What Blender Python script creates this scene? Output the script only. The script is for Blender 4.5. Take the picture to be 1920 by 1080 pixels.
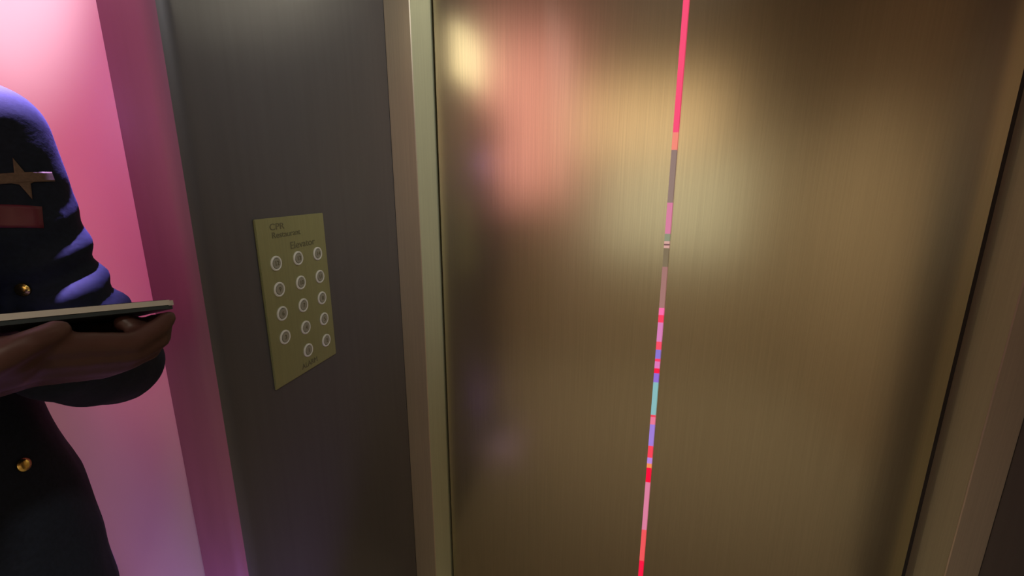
import bpy, bmesh, math, random
from mathutils import Vector, Matrix, noise
random.seed(3)
for o in list(bpy.data.objects): bpy.data.objects.remove(o)
S = bpy.context.scene; COL = S.collection
R = math.radians

# ------------------------------------------------------------------ camera, world, exposure
cd = bpy.data.cameras.new('camera'); cam = bpy.data.objects.new('camera', cd); COL.objects.link(cam)
cd.sensor_width = 36; cd.lens = 36 * 835 / 1920; cd.clip_start = .02
# modelled in units of .93 m with the floor at -.25; metres(v) gives the place in the scene
K, DZ = .93, .25
def metres(v): return Vector((v[0] * K, v[1] * K, (v[2] + DZ) * K))
cam.location = metres((0, 0, 1.32)); cam.rotation_euler = (R(90 - 13.186), 0, R(12.4))
S.camera = cam
W = bpy.data.worlds.new('world'); S.world = W; W.use_nodes = True
W.node_tree.nodes['Background'].inputs[0].default_value = (.9, .8, .9, 1)
W.node_tree.nodes['Background'].inputs[1].default_value = .01
S.view_settings.view_transform = 'Standard'; S.view_settings.look = 'None'
S.view_settings.exposure = 0; S.view_settings.gamma = 1; S.view_settings.use_curve_mapping = False

def aim(o, d): o.rotation_euler = Vector(d).to_track_quat('-Z', 'Y').to_euler()
def area(name, loc, tgt, sx, sy, power, col):
    l = bpy.data.lights.new(name, 'AREA'); l.shape = 'RECTANGLE'; l.size = sx * K; l.size_y = sy * K; l.energy = power * K * K; l.color = col
    o = bpy.data.objects.new(name, l); COL.objects.link(o); o.location = metres(loc); aim(o, Vector(tgt) - Vector(loc)); return o
def spot(name, loc, tgt, power, col, ang, blend, rad=.03):
    l = bpy.data.lights.new(name, 'SPOT'); l.energy = power * K * K; l.color = col; l.spot_size = R(ang); l.spot_blend = blend; l.shadow_soft_size = rad * K
    o = bpy.data.objects.new(name, l); COL.objects.link(o); o.location = metres(loc); aim(o, Vector(tgt) - Vector(loc)); return o

spot('pink_ceiling_light', (-1.42, -.60, 2.53), (-.85, .56, 1.62), 76, (1, .11, .36), 40, .8, .10)
spot('white_downlight', (-1.08, -.10, 2.56), (-.96, .62, 2.04), 95, (1, .88, .95), 46, .35, .04)
spot('violet_downlight', (-.83, .505, 2.5), (-.722, .402, 1.45), 2600, (.50, .34, 1), 9.2, .9, .02)
spot('violet_floor_light', (-.46, .30, -.22), (-.72, .565, .25), 32, (.50, .26, 1), 44, .9, .06)
spot('warm_fill', (.6, -.25, 2.57), (.60, -.65, .3), 190, (1, .91, .73), 112, 1, .08)  # added fill, brightens the floor and back wall mirrored in the doors
spot('neutral_fill', (.80, .55, 2.5), (-.62, 1.20, 1.75), 52, (.99, .98, .95), 62, .8, .12)  # added fill for the dark column and the left jamb

# ------------------------------------------------------------------ materials
def mat(name, col, rough=.5, metal=0, emit=None, es=0, spec=.5, noise_amt=0, nscale=20, stretch=(1, 1, 1), bump=0):
    m = bpy.data.materials.new(name); m.use_nodes = True; nt = m.node_tree; b = nt.nodes['Principled BSDF']
    b.inputs['Base Color'].default_value = (*col, 1); b.inputs['Roughness'].default_value = rough
    b.inputs['Metallic'].default_value = metal; b.inputs['Specular IOR Level'].default_value = spec
    if emit: b.inputs['Emission Color'].default_value = (*emit, 1); b.inputs['Emission Strength'].default_value = es
    if noise_amt or bump:
        tc = nt.nodes.new('ShaderNodeTexCoord'); mp = nt.nodes.new('ShaderNodeMapping'); mp.inputs['Scale'].default_value = stretch
        n = nt.nodes.new('ShaderNodeTexNoise'); n.inputs['Scale'].default_value = nscale; n.inputs['Detail'].default_value = 4
        nt.links.new(tc.outputs['Object'], mp.inputs[0]); nt.links.new(mp.outputs[0], n.inputs['Vector'])
        if noise_amt:
            r = nt.nodes.new('ShaderNodeValToRGB')
            r.color_ramp.elements[0].position = .3; r.color_ramp.elements[1].position = .7
            r.color_ramp.elements[0].color = (*[c * (1 - noise_amt) for c in col], 1)
            r.color_ramp.elements[1].color = (*[min(1, c * (1 + noise_amt)) for c in col], 1)
            nt.links.new(n.outputs['Fac'], r.inputs[0]); nt.links.new(r.outputs[0], b.inputs['Base Color'])
        if bump:
            bp = nt.nodes.new('ShaderNodeBump'); bp.inputs['Strength'].default_value = bump; bp.inputs['Distance'].default_value = .002
            nt.links.new(n.outputs['Fac'], bp.inputs['Height']); nt.links.new(bp.outputs[0], b.inputs['Normal'])
    return m
M = {}
M['brass'] = mat('brushed_brass', (.62, .57, .42), .25, 1, noise_amt=.05, nscale=6, stretch=(60, 60, .6))
M['brass_jamb'] = mat('satin_brass_jamb', (.66, .58, .45), .36, .7, noise_amt=.05, nscale=6, stretch=(60, 60, .6))
M['brass_lip'] = mat('pale_brass_return', (.50, .52, .36), .5, .3, noise_amt=.05, nscale=6, stretch=(40, 40, .6))
M['bronze'] = mat('dark_bronze_laminate', (.10, .098, .108), .42, .4, noise_amt=.05, nscale=5, stretch=(14, 14, .7))
M['pinkwall'] = mat('pale_painted_wall', (.80, .66, .70), .6, 0, noise_amt=.03, nscale=3)
M['dark'] = mat('dark_wall_paint', (.035, .03, .035), .6, noise_amt=.1, nscale=8)
M['darkseal'] = mat('black_rubber_seal', (.02, .017, .018), .7, noise_amt=.1)
M['tan'] = mat('tan_wall_cloth', (.46, .37, .27), .8, noise_amt=.12, nscale=30)
M['carpet'] = mat('dark_carpet', (.26, .22, .17), .95, noise_amt=.3, nscale=60, bump=.4)
M['ceil'] = mat('dull_ceiling_paint', (.22, .20, .19), .8, noise_amt=.04, nscale=5)
M['corner'] = mat('corner_with_pink_glow', (.30, .105, .20), .45, 0, noise_amt=.08, nscale=4, stretch=(10, 10, .8))  # pink light on the column's corner is put into this colour
M['plate'] = mat('satin_brass_plate', (.31, .325, .17), .42, .55, noise_amt=.05, nscale=8, stretch=(30, 30, 1))
M['btn'] = mat('pale_button_steel', (.30, .30, .25), .4, .3, noise_amt=.04)
M['ring'] = mat('frosted_button_ring', (.50, .50, .44), .5, 0, emit=(1, .97, .85), es=.02, noise_amt=.03)
M['ink'] = mat('dark_engraving', (.12, .115, .06), .6, noise_amt=.05)
M['navy'] = mat('navy_uniform_cloth', (.009, .014, .028), .80, spec=.2, noise_amt=.2, nscale=220, bump=.1)
M['navy'].node_tree.nodes['Principled BSDF'].inputs['Sheen Weight'].default_value = .03
M['navy'].node_tree.nodes['Principled BSDF'].inputs['Sheen Tint'].default_value = (.35, .30, .9, 1)
M['trou'] = mat('black_trouser_cloth', (.012, .014, .022), .9, noise_amt=.2, nscale=200)
M['skin'] = mat('brown_skin', (.06, .027, .023), .45, spec=.3, noise_amt=.08, nscale=40)
M['hair'] = mat('black_hair', (.012, .010, .010), .5, noise_amt=.3, nscale=120, bump=.5)
M['eye'] = mat('eye_white', (.7, .68, .65), .2, noise_amt=.02)
M['iris'] = mat('dark_iris', (.02, .012, .008), .15, noise_amt=.02)
M['lips'] = mat('lips', (.19, .06, .055), .45, noise_amt=.04)
M['shoe'] = mat('black_polished_leather', (.01, .01, .011), .2, noise_amt=.05)
M['gold'] = mat('gold_button', (.85, .62, .2), .22, 1, noise_amt=.03)
M['thread'] = mat('dull_gold_thread', (.13, .085, .06), .7, .1, noise_amt=.2, nscale=300)
M['red'] = mat('dark_red_badge', (.12, .012, .03), .5, noise_amt=.04)
M['alu'] = mat('pale_aluminium', (.78, .78, .74), .3, .5, noise_amt=.02)
M['tabback'] = mat('dark_tablet_back', (.02, .03, .035), .5, noise_amt=.05)
M['glass'] = mat('tablet_glass', (.02, .02, .025), .08, noise_amt=.02)

# ------------------------------------------------------------------ helpers
def link(name, bm, m, parent=None, smooth=True, loc=None):
    me = bpy.data.meshes.new(name); bm.to_mesh(me); bm.free()
    for mm in (m if isinstance(m, (list, tuple)) else [m]): me.materials.append(mm)
    if smooth:
        for p in me.polygons: p.use_smooth = True
    o = bpy.data.objects.new(name, me); COL.objects.link(o)
    if parent: o.parent = parent
    if loc: o.location = loc
    return o
def empty(name, loc, label, cat, group=None):
    o = bpy.data.objects.new(name, None); COL.objects.link(o); o.location = loc; o.empty_display_size = .05
    o['label'] = label; o['category'] = cat
    if group: o['group'] = group
    return o
def tag(o, label, cat, group=None):
    o['label'] = label; o['category'] = cat
    if group: o['group'] = group
    return o
def struct(o): o['kind'] = 'structure'; return o
def adopt(o, p):
    "parent a mesh that was modelled in world coordinates to an unrotated thing"
    o.parent = p
    off = Vector((0, 0, 0)); q = p
    while q: off += q.location; q = q.parent
    o.data.transform(Matrix.Translation(-off))
    return o
def box(bm, lo, hi, bev=0):
    r = bmesh.ops.create_cube(bm, size=1); vs = r['verts']
    for v in vs:
        v.co = Vector([(lo[i] + hi[i]) / 2 + v.co[i] * (hi[i] - lo[i]) for i in range(3)])
    if bev:
        es = {e for v in vs for e in v.link_edges}
        bmesh.ops.bevel(bm, geom=list(es), offset=bev, segments=2, affect='EDGES')
def boxobj(name, lo, hi, m, parent=None, bev=0):
    bm = bmesh.new(); box(bm, lo, hi, bev); return link(name, bm, m, parent, smooth=False)
def prism(name, pts, z0, z1, m, smooth=False):
    "vertical extrusion of a closed plan outline"
    bm = bmesh.new(); a = [bm.verts.new((x, y, z0)) for x, y in pts]; b = [bm.verts.new((x, y, z1)) for x, y in pts]
    n = len(pts)
    for i in range(n): bm.faces.new((a[i], a[(i + 1) % n], b[(i + 1) % n], b[i]))
    bm.faces.new(a[::-1]); bm.faces.new(b)
    bmesh.ops.recalc_face_normals(bm, faces=bm.faces)
    o = link(name, bm, m, smooth=False)
    if smooth:
        for p in o.data.polygons: p.use_smooth = abs(p.normal.z) < .5
        o.data.set_sharp_from_angle(angle=R(32))
    return o

# ------------------------------------------------------------------ the room
H = 2.6
struct(boxobj('floor', (-2.7, -1.6, -.35), (2.7, 2.6, -.25), M['carpet']))
struct(boxobj('ceiling', (-2.6, -1.6, H), (2.6, 2.6, H + .1), M['ceil']))
# dark column on the left: its flat side carries the button panel, its near corner is rounded
arc = [(-.74 + .09 * math.cos(R(a)), .637 - .09 * math.sin(R(a))) for a in range(0, 91, 6)]
fil = [(-.695 + .045 * math.cos(R(a)), .614 - .045 * math.sin(R(a))) for a in range(0, 61, 6)]
col_l = [(-.65, 1.281)] + fil[:6] + [(-.7186, .6402), (-.86, .80), (-.86, 1.281)]
struct(prism('wall_left_corner', fil[5:] + [(-.712, .552), (-.7185, .64)], -.25, H, M['corner'], smooth=True))  # column corner split off to carry the painted pink glow
struct(prism('wall_left', col_l, -.25, H, M['bronze'], smooth=True))
p0 = (-.712, .552)
# pale wall, lit pink, running left from the column
dx, dy = -1, .22
def pw(t, off=0): return (p0[0] + .004 + dx * t, p0[1] + .004 + dy * t + off)
struct(prism('wall_front', [pw(0), pw(1.95), pw(1.95, .12), pw(0.03, .12), pw(0.0, .05)], -.25, H, M['pinkwall']))
struct(boxobj('wall_far_left', (-2.7, -1.6, -.25), (-2.6, 1.1, H), M['dark']))
struct(boxobj('wall_back', (-2.6, -1.42, -.25), (2.6, -1.3, H), M['tan']))
# right side: mirrored column
struct(prism('wall_right', [(1.05, 1.281), (1.05, .99), (1.065, .95), (1.10, .935), (1.5, .935), (1.5, 1.281)], -.25, H, M['bronze'], smooth=True))
struct(boxobj('wall_far_right', (1.5, -1.42, -.25), (1.6, 1.281, H), M['tan']))
# wall around the lift opening
DY = 1.385; DH = 2.2
struct(boxobj('wall_opening_left', (-2.6, DY + .06, -.25), (-.66, DY + .16, H), M['dark']))
struct(boxobj('wall_opening_right', (1.06, DY + .06, -.25), (2.6, DY + .16, H), M['dark']))
struct(boxobj('wall_above_opening', (-.65, 1.283, DH), (1.05, DY + .16, H), M['bronze']))
# brass frame: front face + splayed return on either side, and the head
struct(prism('trim_1', [(-.649, 1.281), (-.573, 1.281), (-.571, 1.2835), (-.6, 1.30), (-.649, 1.44)], -.25, DH, M['brass_jamb']))
struct(prism('trim_2', [(-.572, 1.284), (-.550, 1.378), (-.556, 1.44), (-.645, 1.44), (-.60, 1.301)], -.25, DH, M['brass_lip']))
struct(prism('trim_3', [(1.049, 1.281), (.975, 1.281), (.973, 1.2835), (1.0, 1.30), (1.049, 1.44)], -.25, DH, M['brass_jamb']))
struct(prism('trim_4', [(.974, 1.284), (.966, 1.378), (.970, 1.44), (1.045, 1.44), (1.0, 1.301)], -.25, DH, M['brass_lip']))
struct(boxobj('trim_5', (-.57, 1.30, DH - .05), (.97, 1.44, DH - .001), M['brass_jamb']))
# sliding doors, a narrow gap between them
struct(boxobj('door_1', (-.543, DY, -.238), (.1585, DY + .022, DH - .055), M['brass'], bev=.0015))
struct(boxobj('door_2', (.1755, DY, -.238), (.943, DY + .022, DH - .055), M['brass'], bev=.0015))
struct(boxobj('trim_6', (-.556, DY + .024, -.25), (-.535, DY + .034, DH - .055), M['darkseal']))
struct(boxobj('trim_7', (.935, DY + .024, -.25), (.970, DY + .034, DH - .055), M['darkseal']))
struct(boxobj('trim_8', (-.57, DY - .02, -.2495), (.97, DY + .055, -.240), M['brass_jamb']))

# ------------------------------------------------------------------ glowing colour bands added in place of the scene beyond the doors
cf, sf = math.cos(R(13.186)), math.sin(R(13.186))
bands = [(-60, 248, (1, .085, .20), 1), (248, 281, (.95, .27, .20), 1), (281, 380, (.30, .21, .18), 1), (380, 438, (.70, .22, .36), 1),
 (438, 452, (.28, .30, .2), 1), (452, 457, (.7, .4, .35), 1), (457, 460, (.2, .1, .1), 1), (460, 465, (.7, .4, .35), 1), (465, 500, (.22, .17, .1), 1), (500, 577, (.38, .19, .17), 1),
 (577, 590, (1, .16, .42), 1), (590, 604, (1, .05, .12), 1), (604, 640, (.72, .22, .50), 1), (640, 655, (1, .08, .14), 1),
 (655, 672, (.27, .19, .66), 1), (672, 677, (1, .05, .15), 1), (677, 690, (.75, .2, .5), 1), (690, 699, (1, .01, .06), 1), (699, 716, (.30, .16, .68), 1), (716, 777, (.25, .52, .53), 1),
 (777, 781, (.9, .06, .1), 1), (781, 795, (.85, .2, .32), 1), (795, 835, (.36, .22, .72), 1), (835, 857, (1, .06, .10), 1), (857, 868, (.5, .25, .75), 1),
 (868, 876, (.95, .3, .1), 1), (876, 903, (1, .003, .045), 1), (903, 992, (.75, .22, .36), 1), (992, 1050, (.92, .1, .11), 1), (1050, 1300, (1, .01, .06), 1)]
def band_z(py, Y=1.55):      # height of a band edge on the backdrop as sighted through the gap
    x = .167 / DY * 1; k = (py - 540) / 835
    # horizontal ray distance per unit Y along the gap's bearing
    rel = math.atan2(.167, DY) + R(12.4); r = Y / math.cos(math.atan2(.167, DY))
    # solve elevation of the sight line: image row = (s*cos(rel)... )
    c = math.cos(rel)
    # point (r, h): depth = r c cf - h sf ; up = r c sf + h cf ; up/depth = -k
    h = (-k * r * c * cf - r * c * sf) / (cf - k * sf)
    return 1.32 + h
backdrop = empty('glow_backdrop', (.22, 1.55, -.25), 'added tall colour banded glow backdrop for the scene glimpsed through the gap between the doors', 'backdrop')
bm = bmesh.new(); box(bm, (-.5, .006, .0), (.5, .06, 2.75)); link('backing_frame', bm, M['darkseal'], backdrop, smooth=False)
for (a, b, c, s) in bands:
    z1, z0 = min(2.4, band_z(a)), max(-.235, band_z(b))
    if z1 <= z0: continue
    bm = bmesh.new(); box(bm, (-.45, -.004, z0 + .25), (.45, .0055, z1 + .25 - .0004))
    cc = mat('lit_band', (.02, .02, .02), .6, emit=c, es=.95, noise_amt=.0)
    link('lit_band', bm, cc, backdrop, smooth=False)

# ------------------------------------------------------------------ unseen glow panels added at the back to make soft reflections in the doors
def lit_panel(name, x0, x1, z0, z1, colr, s, label, cat='light panel', y=-1.298):
    t = empty(name, ((x0 + x1) / 2, y, z0), label, cat)
    w = (x1 - x0) / 2; h = z1 - z0
    bm = bmesh.new(); box(bm, (-w, 0, 0), (w, .03, .012)); box(bm, (-w, 0, h - .012), (w, .03, h)); box(bm, (-w, 0, .012), (-w + .012, .03, h - .012)); box(bm, (w - .012, 0, .012), (w, .03, h - .012))
    link('frame', bm, M['brass_jamb'], t, smooth=False)
    bm = bmesh.new(); box(bm, (-w + .012, .002, .012), (w - .012, .024, h - .012))
    link('glow_face', bm, mat('panel_glow', (.3, .3, .3), .6, emit=colr, es=s), t, smooth=False)
    return t
lit_panel('added_glow_panel', -2.3, -.40, 1.18, 2.55, (1, .40, .38), 1.4, 'added wide pink glowing rectangle on the back wall', 'added glow panel')
lit_panel('added_glow_panel', -.36, .80, 1.55, 2.15, (1, .68, .38), 1.3, 'added orange glowing rectangle on the back wall next to the pink one', 'added glow panel')
lit_panel('added_glow_panel', -.10, 1.05, .70, 1.53, (1, .94, .68), .62, 'added low cream glowing rectangle on the back wall', 'added glow panel')

# ------------------------------------------------------------------ text helper
def text_bm(s, size, depth):
    cu = bpy.data.curves.new('t', 'FONT'); cu.body = s; cu.size = size; cu.extrude = depth; cu.align_x = 'CENTER'; cu.align_y = 'CENTER'
    o = bpy.data.objects.new('t', cu); COL.objects.link(o)
    dg = bpy.context.evaluated_depsgraph_get(); dg.update()
    me = bpy.data.meshes.new_from_object(o.evaluated_get(dg))
    bm = bmesh.new(); bm.from_mesh(me); bpy.data.objects.remove(o); bpy.data.curves.remove(cu); bpy.data.meshes.remove(me)
    return bm
TURN = Matrix(((0, 0, 1), (1, 0, 0), (0, 1, 0))).to_4x4()   # text plane -> wall plane facing +X, reading along +Y

# ------------------------------------------------------------------ lift button panel
XP = -.65
panel = empty('elevator_panel', (XP, .813, .912), 'tall brass elevator button panel with round buttons on dark column', 'button panel')
def plane_part(name, bm, m, y, z, x, parent=panel):
    bm.transform(Matrix.Translation((x, y - .813, z - .912)) @ TURN)
    return link(name, bm, m, parent, smooth=False)
boxp = bmesh.new(); box(boxp, (.0002, -.103, 0), (.005, .103, .343), .0012); link('plate', boxp, M['plate'], panel, smooth=False)
for s, y, z, w, sz in (('CPR', .766, 1.237, .040, .018), ('Restaurant', .791, 1.2205, .082, .017), ('Elevator', .837, 1.1945, .078, .021), ('ALARM', .817, .9275, .052, .017)):
    b = text_bm(s, sz, .0004); xs = [v.co.x for v in b.verts]; k = w / (max(xs) - min(xs)); cx = (max(xs) + min(xs)) / 2
    for v in b.verts: v.co.x = (v.co.x - cx) * k
    plane_part('lettering', b, M['ink'], y, z, .0054)
rows = [1.166, 1.113, 1.0625, 1.012, .959]; cols = [.7505, .8155, .881]
labels = [['12', '13', '14'], ['9', '10', '11'], ['6', '7', '8'], ['3', '4', '5'], [None, '1', '2']]
def disc(bm, r, d, x, seg=32, inner=None):
    prof = [(0 if inner is None else inner, 0)]
    if inner is None:
        bmesh.ops.create_cone(bm, cap_ends=True, segments=seg, radius1=r, radius2=r * .93, depth=d, matrix=Matrix.Translation((0, 0, d / 2)))
    else:
        ring = []
        for i in range(seg):
            a = 2 * math.pi * i / seg
            ring.append([bm.verts.new((rr * math.cos(a), rr * math.sin(a), h)) for rr, h in ((inner, 0), (inner, d), ((inner + r) / 2, d * 1.35), (r, d * .8), (r, 0))])
        for i in range(seg):
            A, B = ring[i], ring[(i + 1) % seg]
            for k in range(5): bm.faces.new((A[k], B[k], B[(k + 1) % 5], A[(k + 1) % 5]))
        bmesh.ops.recalc_face_normals(bm, faces=bm.faces)
for r_, z in enumerate(rows):
    for c_, y in enumerate(cols):
        if labels[r_][c_] is None: continue
        b = bmesh.new(); disc(b, .0105, .003, 0); bt = plane_part('button', b, M['btn'], y, z, .0052)
        b = bmesh.new(); disc(b, .0150, .0022, 0, inner=.0112); bt2 = plane_part('button_ring', b, M['ring'], y, z, .0052, bt)
        b = text_bm(labels[r_][c_], .013, .0003); plane_part('digit', b, M['ink'], y, z, .0086, bt)

# glow box added on the column, out of frame, for the door's pale reflection
glowbox = empty('added_glow_box', (-.65, .825, 1.75), 'added cream glow box high on the dark column above the button panel', 'glow box')
bm = bmesh.new(); box(bm, (.0005, -.16, -.02), (.02, .16, .18), .003); link('housing', bm, M['brass_jamb'], glowbox, smooth=False)
bm = bmesh.new(); box(bm, (.0205, -.152, -.012), (.05, .152, .172), .004); link('glow_face', bm, mat('cream_glow', (.4, .4, .35), .5, emit=(1, .86, .58), es=2.4), glowbox, smooth=False)

# ------------------------------------------------------------------ the person
def cone_seg(bm, a, ra, b, rb, n=20):
    a, b = Vector(a), Vector(b); d = (b - a); L = d.length; q = d.to_track_quat('Z', 'Y').to_matrix().to_4x4()
    bmesh.ops.create_cone(bm, cap_ends=True, segments=n, radius1=ra, radius2=rb, depth=L, matrix=Matrix.Translation((a + b) / 2) @ q)
def ball(bm, c, r, sc=(1, 1, 1), rot=None, sub=3):
    m = Matrix.Translation(c) @ (rot.to_4x4() if rot else Matrix.Identity(4)) @ Matrix.Diagonal((*[r * s for s in sc], 1))
    bmesh.ops.create_icosphere(bm, subdivisions=sub, radius=1, matrix=m)
def limb(bm, pts):
    for i, (p, r) in enumerate(pts):
        ball(bm, p, r, sub=3 if r > .02 else 2)
        if i: cone_seg(bm, pts[i - 1][0], pts[i - 1][1], p, r)
def stack(bm, rings, n=40, F=None, Lf=None):
    "closed loft through ellipses: (centre, half depth along F, half width along L)"
    prev = None; first = None
    for c, a, b in rings:
        c = Vector(c)
        vs = [bm.verts.new(c + F * (a * math.cos(t)) + Lf * (b * math.sin(t))) for t in [2 * math.pi * i / n for i in range(n)]]
        if prev:
            for i in range(n): bm.faces.new((prev[i], prev[(i + 1) % n], vs[(i + 1) % n], vs[i]))
        else: first = vs
        prev = vs
    bm.faces.new(first[::-1]); bm.faces.new(prev)
def fuse(name, bm, m, voxel, smooth_it=4, parent=None, fold=None):
    "voxel-union everything in bm into one continuous surface"
    bmesh.ops.recalc_face_normals(bm, faces=bm.faces)
    o = link('tmp', bm, m)
    md = o.modifiers.new('r', 'REMESH'); md.mode = 'VOXEL'; md.voxel_size = voxel; md.adaptivity = 0
    ms = o.modifiers.new('s', 'SMOOTH'); ms.factor = .5; ms.iterations = smooth_it
    dg = bpy.context.evaluated_depsgraph_get(); dg.update()
    me = bpy.data.meshes.new_from_object(o.evaluated_get(dg)); bpy.data.objects.remove(o)
    me.name = name
    if fold:
        nrm = [v.normal.copy() for v in me.vertices]
        for v, nn in zip(me.vertices, nrm): v.co += nn * fold(v.co)
    for p in me.polygons: p.use_smooth = True
    r = bpy.data.objects.new(name, me); COL.objects.link(r)
    if parent: adopt(r, parent)
    return r

F = Vector((.985, -.17, 0)).normalized(); L = Vector((.17, .985, 0)).normalized(); UP = Vector((0, 0, 1))
base = Vector((-.745, .232, 0))
def P(f, l, z): return base + F * f + L * l + UP * z
person = empty('person', base, 'person in dark navy uniform with gold star emblem, holding a tablet beside the pink wall', 'person')

shL, elL, wrL = Vector((-.700, .392, 1.378)), Vector((-.612, .412, 1.095)), Vector((-.535, .305, 1.150))
shR, elR, wrR = P(0, -.160, 1.378), P(.03, -.215, 1.09), Vector((-.452, .175, 1.172))
hipL, hipR = P(0, .085, .82), P(0, -.085, .82)
knL, knR = P(.035, .09, .30), P(.03, -.09, .30)
anL, anR = P(.0, .095, -.165), P(-.01, -.095, -.165)
torso = [(P(-.01, 0, .86), .095, .145), (P(0, 0, .95), .105, .155), (P(.005, 0, 1.03), .098, .138), (P(0, 0, 1.12), .092, .132), (P(0, 0, 1.22), .105, .150),
         (P(0, 0, 1.31), .106, .150), (P(-.005, 0, 1.38), .080, .135), (P(-.01, 0, 1.425), .062, .105), (P(-.01, 0, 1.45), .05, .06)]

# tablet frame of reference
TA = Vector((-.459, .383, 1.197)); TB = Vector((-.500, .140, 1.233)); CAMP = Vector((0, 0, 1.32))
e = (TB - TA).normalized()
n0 = e.cross(CAMP - TA).normalized()
if n0.z < 0: n0 = -n0
nT = (Matrix.Rotation(R(5.5), 3, e) @ n0)
if (CAMP - TA).dot(nT) > 0: nT = (Matrix.Rotation(R(-5.5), 3, e) @ n0)
wT = nT.cross(e).normalized()
if wT.x > 0: wT = -wT            # towards the person
# e: along the long side towards the camera side, wT: towards the person, nT: up from the screen
def T(u, w, h): return TA + e * u + wT * w + nT * h

# hands ---------------------------------------------------------------
def hand_R(bm):
    # palm beyond the tablet's corner, fingers running away under it, their tips bent up against its underside
    limb(bm, [(wrR, .024), (T(.170, .020, -.044), .024), (T(.135, .020, -.042), .022)])
    limb(bm, [(wrR + Vector((.004, .006, 0)), .021), (T(.165, .004, -.040), .019), (T(.13, .004, -.038), .015)])
    for k in range(4):
        w = .001 + .0125 * k; h = (-.028, -.039, -.047, -.051)[k]; r = (.0093, .0098, .0093, .0082)[k]; du = (0, -.004, 0, .010)[k]
        limb(bm, [(T(.150, w * .9, h - .004), .015), (T(.112, w, h - .002), .0118), (T(.048 + du, w, h - .011), r + .0008), (T(.020 + du, w + .001, h + .002 - .003 * k), r), (T(.0115 + du * .6, w + .002, -.019), r * .88)])
    # thumb leaves the side of the palm and rests against the near edge
    limb(bm, [(T(.172, .002, -.046), .019), (T(.150, -.012, -.037), .0135), (T(.126, -.015, -.026), .0108), (T(.106, -.009, -.0185), .0092)])
def hand_L(bm):
    limb(bm, [(wrL, .023), (T(.02, .085, -.034), .023), (T(.045, .085, -.032), .022), (T(.06, .09, -.030), .020)])
    for k in range(4):
        w = .060 + .019 * k; r = (.0088, .0095, .0095, .0085)[k]
        limb(bm, [(T(.055, w, -.031), .0125), (T(.085, w, -.030), r + .001), (T(.118, w, -.025), r), (T(.142 + (.004 if k in (1, 2) else -.006), w, -.021), r * .9), (T(.158, w, -.0175), r * .8)])
    limb(bm, [(wrL + Vector((.008, .006, 0)), .017), (T(.010, .050, -.030), .014), (T(.026, .030, -.024), .0115), (T(.045, .016, -.018), .0095)])

# slope of the shoulders from neck to shoulder joint
def yoke(bm, g):
    for sh in (shL, shR): limb(bm, [(P(-.012, 0, 1.445), .050 + g), (P(-.012, 0, 1.425).lerp(sh, .5) + UP * .012, .050 + g), (sh + UP * .004, .046 + g)])
# body: one continuous surface
hd = P(.035, 0, 1.60)
bm = bmesh.new()
stack(bm, torso, F=F, Lf=L)
limb(bm, [(P(-.012, 0, 1.42), .058), (P(.008, 0, 1.49), .054), (P(.012, 0, 1.54), .054)])
ball(bm, hd + F * -.008 + UP * .035, .098, (1, .80, 1.02), Matrix((F, L, UP)).transposed())
ball(bm, hd + F * .018 + UP * -.028, .078, (.95, .80, 1.12), Matrix((F, L, UP)).transposed())
ball(bm, hd + F * .045 + UP * -.092, .030, (1, 1.15, .8), Matrix((F, L, UP)).transposed())      # chin
limb(bm, [(hd + F * .080 + UP * .022, .009), (hd + F * .099 + UP * -.012, .012)])                # nose
for s in (-1, 1):
    ball(bm, hd + F * .092 + L * s * .012 + UP * -.016, .009)
    limb(bm, [(hd + F * .080 + L * s * .012 + UP * .036, .010), (hd + F * .068 + L * s * .045 + UP * .034, .009)])   # brow
    ball(bm, hd + F * .052 + L * s * .038 + UP * -.022, .024)                                    # cheek
    ball(bm, hd + F * -.008 + L * s * .080 + UP * .002, .030, (.55, .25, 1), Matrix((F, L, UP)).transposed())  # ear
for sgn, hp, kn, an in ((1, hipL, knL, anL), (-1, hipR, knR, anR)):
    limb(bm, [(hp, .088), (hp.lerp(kn, .5), .072), (kn, .053), (kn.lerp(an, .35), .055), (an, .036)])
    limb(bm, [(an + UP * -.035, .036), (an + F * .09 + UP * -.055, .026), (an + F * .15 + UP * -.060, .020)])
limb(bm, [(shL, .046), (shL.lerp(elL, .35) + Vector((-.012, -.005, 0)), .038), (shL.lerp(elL, .62) + Vector((-.017, -.006, 0)), .035), (elL, .036), (elL.lerp(wrL, .4), .036), (wrL, .024)])
limb(bm, [(shR, .050), (shR.lerp(elR, .5), .043), (elR, .037), (elR.lerp(wrR, .4), .036), (wrR, .024)])
yoke(bm, -.006); hand_R(bm); hand_L(bm)
body = fuse('body', bm, M['skin'], .0042, 3, person)

def face_part(name, mk, m):
    bm = bmesh.new(); mk(bm); return adopt(link(name, bm, m), person)
ROT = Matrix((F, L, UP)).transposed()
for s in (-1, 1):
    ey = face_part('eye', lambda b: ball(b, hd + F * .0715 + L * s * .030 + UP * .014, .0105), M['eye'])
    b = bmesh.new(); ball(b, hd + F * .0785 + L * s * .030 + UP * .014, .0062, (.5, 1, 1), ROT, 2); adopt(link('iris', b, M['iris']), ey)
face_part('mouth', lambda b: (ball(b, hd + F * .081 + UP * -.055, .021, (.45, 1, .22), ROT), ball(b, hd + F * .080 + UP * -.063, .018, (.5, 1, .26), ROT)), M['lips'])
bm = bmesh.new()
ball(bm, hd + F * -.018 + UP * .048, .106, (1, .84, 1.0), ROT, 4)
for v in list(bm.verts):
    q = v.co - hd; f, u = q.dot(F), q.dot(UP)
    if (f > .045 and u < .085) or (f > -.02 and u < .03) or u < -.06: bm.verts.remove(v)
hair = fuse('hair', bm, M['hair'], .005, 1, person) if False else adopt(link('hair', bm, M['hair']), person)
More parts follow.
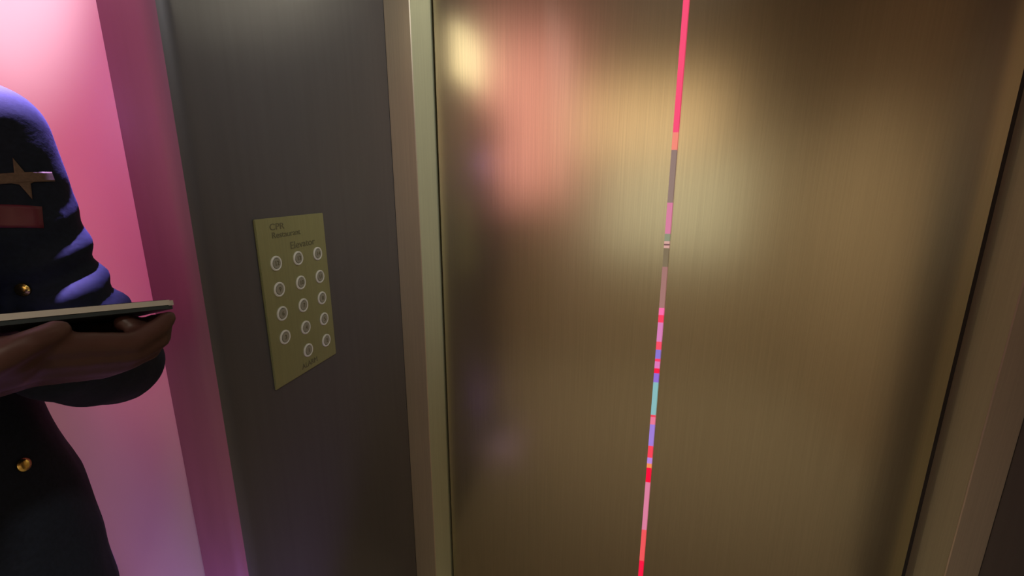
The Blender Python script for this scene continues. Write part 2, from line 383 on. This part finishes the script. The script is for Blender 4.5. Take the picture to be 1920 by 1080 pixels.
sd = hair.modifiers.new('thickness', 'SOLIDIFY'); sd.thickness = .008; sd.offset = -1

# jacket
def fold(co):
    q = Vector((co.x * 9, co.y * 9, co.z * 5)); v = .0035 * noise.noise(q * 1.3) + .002 * noise.noise(q * 3.1)
    # creases gathered above the bent left elbow
    d = (co - Vector((-.63, .42, 1.20))).length
    v += .0045 * math.exp(-(d / .075) ** 2) * math.sin((co.z - .35 * co.y) * 150)
    return v
bm = bmesh.new()
stack(bm, [(P(.0, 0, .76), .142, .186), (P(.0, 0, .86), .142, .186), (P(.0, 0, .95), .134, .178), (P(.003, 0, 1.03), .118, .160), (P(0, 0, 1.12), .108, .148), (P(0, 0, 1.22), .120, .162),
     (P(0, 0, 1.31), .122, .168), (P(-.005, 0, 1.38), .100, .158), (P(-.01, 0, 1.43), .074, .112), (P(-.008, 0, 1.462), .060, .066)], F=F, Lf=L)
limb(bm, [(shL, .056), (shL.lerp(elL, .35) + Vector((-.010, -.004, 0)), .050), (shL.lerp(elL, .62) + Vector((-.016, -.006, 0)), .047), (shL.lerp(elL, .8) + Vector((-.008, -.002, 0)), .049), (elL, .052), (elL.lerp(wrL, .5), .048), (elL.lerp(wrL, .92), .040)])
limb(bm, [(shR, .058), (shR.lerp(elR, .5), .053), (elR, .050), (elR.lerp(wrR, .5), .044), (elR.lerp(wrR, .86), .036)])
yoke(bm, .006)
jacket = fuse('jacket', bm, M['navy'], .006, 4, person, fold)
# collar
bm = bmesh.new(); n = 32; prev = None
for k, (z, rr) in enumerate(((1.43, .070), (1.47, .064), (1.485, .062), (1.488, .067), (1.47, .072), (1.435, .080))):
    vs = [bm.verts.new(P(-.006 + rr * math.cos(t), rr * 1.02 * math.sin(t), z + .01 * -math.cos(t))) for t in [2 * math.pi * i / n for i in range(n)]]
    if prev:
        for i in range(n): bm.faces.new((prev[i], prev[(i + 1) % n], vs[(i + 1) % n], vs[i]))
    prev = vs
adopt(link('collar', bm, M['navy']), jacket)

# things sewn to the jacket: put on its real surface by ray casting along the sight direction given
dg = bpy.context.evaluated_depsgraph_get()
def on_jacket(pt, d):
    dg.update(); off = base
    ok, loc, nn, i = jacket.ray_cast(Vector(pt) - off, Vector(d).normalized())
    return (loc + off, nn) if ok else (None, None)
def frame_at(p, nn):
    nn = nn.normalized(); x = UP.cross(nn).normalized(); y = nn.cross(x)
    return Matrix((x, y, nn)).transposed().to_4x4()
def sew(name, bm, m, aimpt, lift=.0015, roll=0, parent=None):
    p, nn = on_jacket(CAMP, Vector(aimpt) - CAMP)
    if p is None: print('MISS', name); bm.free(); return
    if nn.dot(CAMP - p) < 0: nn = -nn
    bm.transform(Matrix.Translation(p + nn * lift) @ frame_at(p, nn) @ Matrix.Rotation(roll, 4, 'Z'))
    return adopt(link(name, bm, m), parent or jacket)
def sew_wrapped(name, bm, m, aimpt, lift=.0015, roll=0):
    "flat patch pressed onto the cloth vertex by vertex"
    p, nn = on_jacket(CAMP, Vector(aimpt) - CAMP)
    if p is None: print('MISS', name); return
    if nn.dot(CAMP - p) < 0: nn = -nn
    bmesh.ops.triangulate(bm, faces=bm.faces); bmesh.ops.subdivide_edges(bm, edges=bm.edges, cuts=5, use_grid_fill=True)
    Mx = Matrix.Translation(p) @ frame_at(p, nn) @ Matrix.Rotation(roll, 4, 'Z'); bm.transform(Mx)
    for v in bm.verts:
        q, n2 = on_jacket(v.co + nn * .05, -nn)
        if q is not None and (q - v.co).length < .04: v.co = q + nn * lift
    bmesh.ops.recalc_face_normals(bm, faces=bm.faces)
    o = adopt(link(name, bm, m), jacket); sm = o.modifiers.new('t', 'SOLIDIFY'); sm.thickness = .0005; sm.offset = 1
    return o
def poly(bm, pts): bm.faces.new([bm.verts.new((x, y, 0)) for x, y in pts])
def sight(px, py):      # bearing of a point measured on the photograph
    f = 835; x = (px - 960) / f; y = -(py - 540) / f
    fw = cam.rotation_euler.to_matrix() @ Vector((x, y, -1)); return CAMP + fw
b = bmesh.new(); pts = []
for i in range(8):
    r = (.023, .008)[i % 2]; a = math.pi / 2 + i * math.pi / 4; pts.append((r * math.cos(a) * .8, r * math.sin(a)))
poly(b, pts); sew_wrapped('star_emblem', b, M['thread'], sight(42, 336), .0014, R(8))
b = bmesh.new(); poly(b, [(-.035, -.0055), (.026, -.0055), (.026, .0055), (-.035, .0055)]); sew_wrapped('emblem_band', b, M['thread'], sight(44, 333), .0018, R(5))
b = bmesh.new(); poly(b, [(-.030, -.0125), (.018, -.0125), (.018, .0125), (-.030, .0125)]); sew_wrapped('name_badge', b, M['red'], sight(36, 406), .0014, R(-4))
for (px, py) in ((45, 543), (42, 872), (44, 705)):
    b = bmesh.new(); ball(b, (0, 0, 0), .0068, (1, 1, .4)); bmesh.ops.create_cone(b, cap_ends=True, segments=20, radius1=.0078, radius2=.0072, depth=.002)
    sew('gold_button', b, M['gold'], sight(px, py), .002)
for z in (.93, 1.03, 1.13, 1.23):
    ok, loc, nn, i = jacket.ray_cast(P(.5, -.05, z) - base, -F)
    if ok:
        b = bmesh.new(); ball(b, (0, 0, 0), .0095, (1, 1, .4)); b.transform(Matrix.Translation(loc + base + nn * .002) @ frame_at(loc, nn)); adopt(link('gold_button', b, M['gold']), jacket)

# trousers, shoes
bm = bmesh.new()
stack(bm, [(P(0, 0, .74), .116, .163), (P(0, 0, .88), .122, .166), (P(0, 0, .98), .115, .155)], F=F, Lf=L)
for hp, kn, an in ((hipL, knL, anL), (hipR, knR, anR)):
    limb(bm, [(hp + UP * -.02, .096), (hp.lerp(kn, .5), .084), (kn, .070), (kn.lerp(an, .5), .066), (an + UP * .035, .058)])
fuse('trousers', bm, M['trou'], .008, 4, person, lambda c: .004 * noise.noise(Vector((c.x * 12, c.y * 12, c.z * 6))))
for an in (anL, anR):
    bm = bmesh.new()
    limb(bm, [(an + UP * -.02, .046), (an + F * .08 + UP * -.040, .042), (an + F * .155 + UP * -.052, .033)]); limb(bm, [(an + F * -.02 + UP * -.04, .042), (an + F * .05 + UP * -.045, .040)])
    for v in bm.verts: v.co.z = max(v.co.z, -.248)
    fuse('shoe', bm, M['shoe'], .006, 3, person)

# ------------------------------------------------------------------ tablet
tabl = empty('tablet', T(.125, .09, -.006), 'thin pale-rimmed tablet computer held flat in the hands of the person', 'tablet')
MT = Matrix((e, wT, nT)).transposed().to_4x4()
if MT.determinant() < 0: MT = Matrix((e, -wT, nT)).transposed().to_4x4()
def tbox(name, u0, u1, w0, w1, h0, h1, m, bev):
    bm = bmesh.new(); sgn = 1 if (MT.col[1].xyz.dot(wT) > 0) else -1
    ws = sorted((w0 * sgn, w1 * sgn)); box(bm, (u0, ws[0], h0), (u1, ws[1], h1))
    es = [ed for ed in bm.edges if abs((ed.verts[0].co - ed.verts[1].co).z) > .0005]
    bmesh.ops.bevel(bm, geom=es, offset=bev, segments=6, affect='EDGES')
    bm.transform(Matrix.Translation(TA) @ MT); return adopt(link(name, bm, m, smooth=False), tabl)
tbox('rim', .0, .25, 0, .172, -.0055, 0, M['alu'], .009)
tbox('screen', .004, .246, .004, .168, .0001, .0008, M['glass'], .006)
tbox('back_cover', .001, .249, .001, .171, -.0095, -.0056, M['tabback'], .009)

# ------------------------------------------------------------------ modelling units to metres
for o in COL.objects:
    if o.type not in ('MESH', 'EMPTY'): continue
    if o.parent is None: o.location = metres(o.location) if o.type == 'EMPTY' else o.location
    else: o.location = o.location * K
    if o.type == 'MESH':
        if o.parent is None: o.data.transform(Matrix.Translation((0, 0, DZ * K)) @ Matrix.Scale(K, 4))
        else: o.data.transform(Matrix.Scale(K, 4))
        for md in o.modifiers:
            if md.type == 'SOLIDIFY': md.thickness *= K
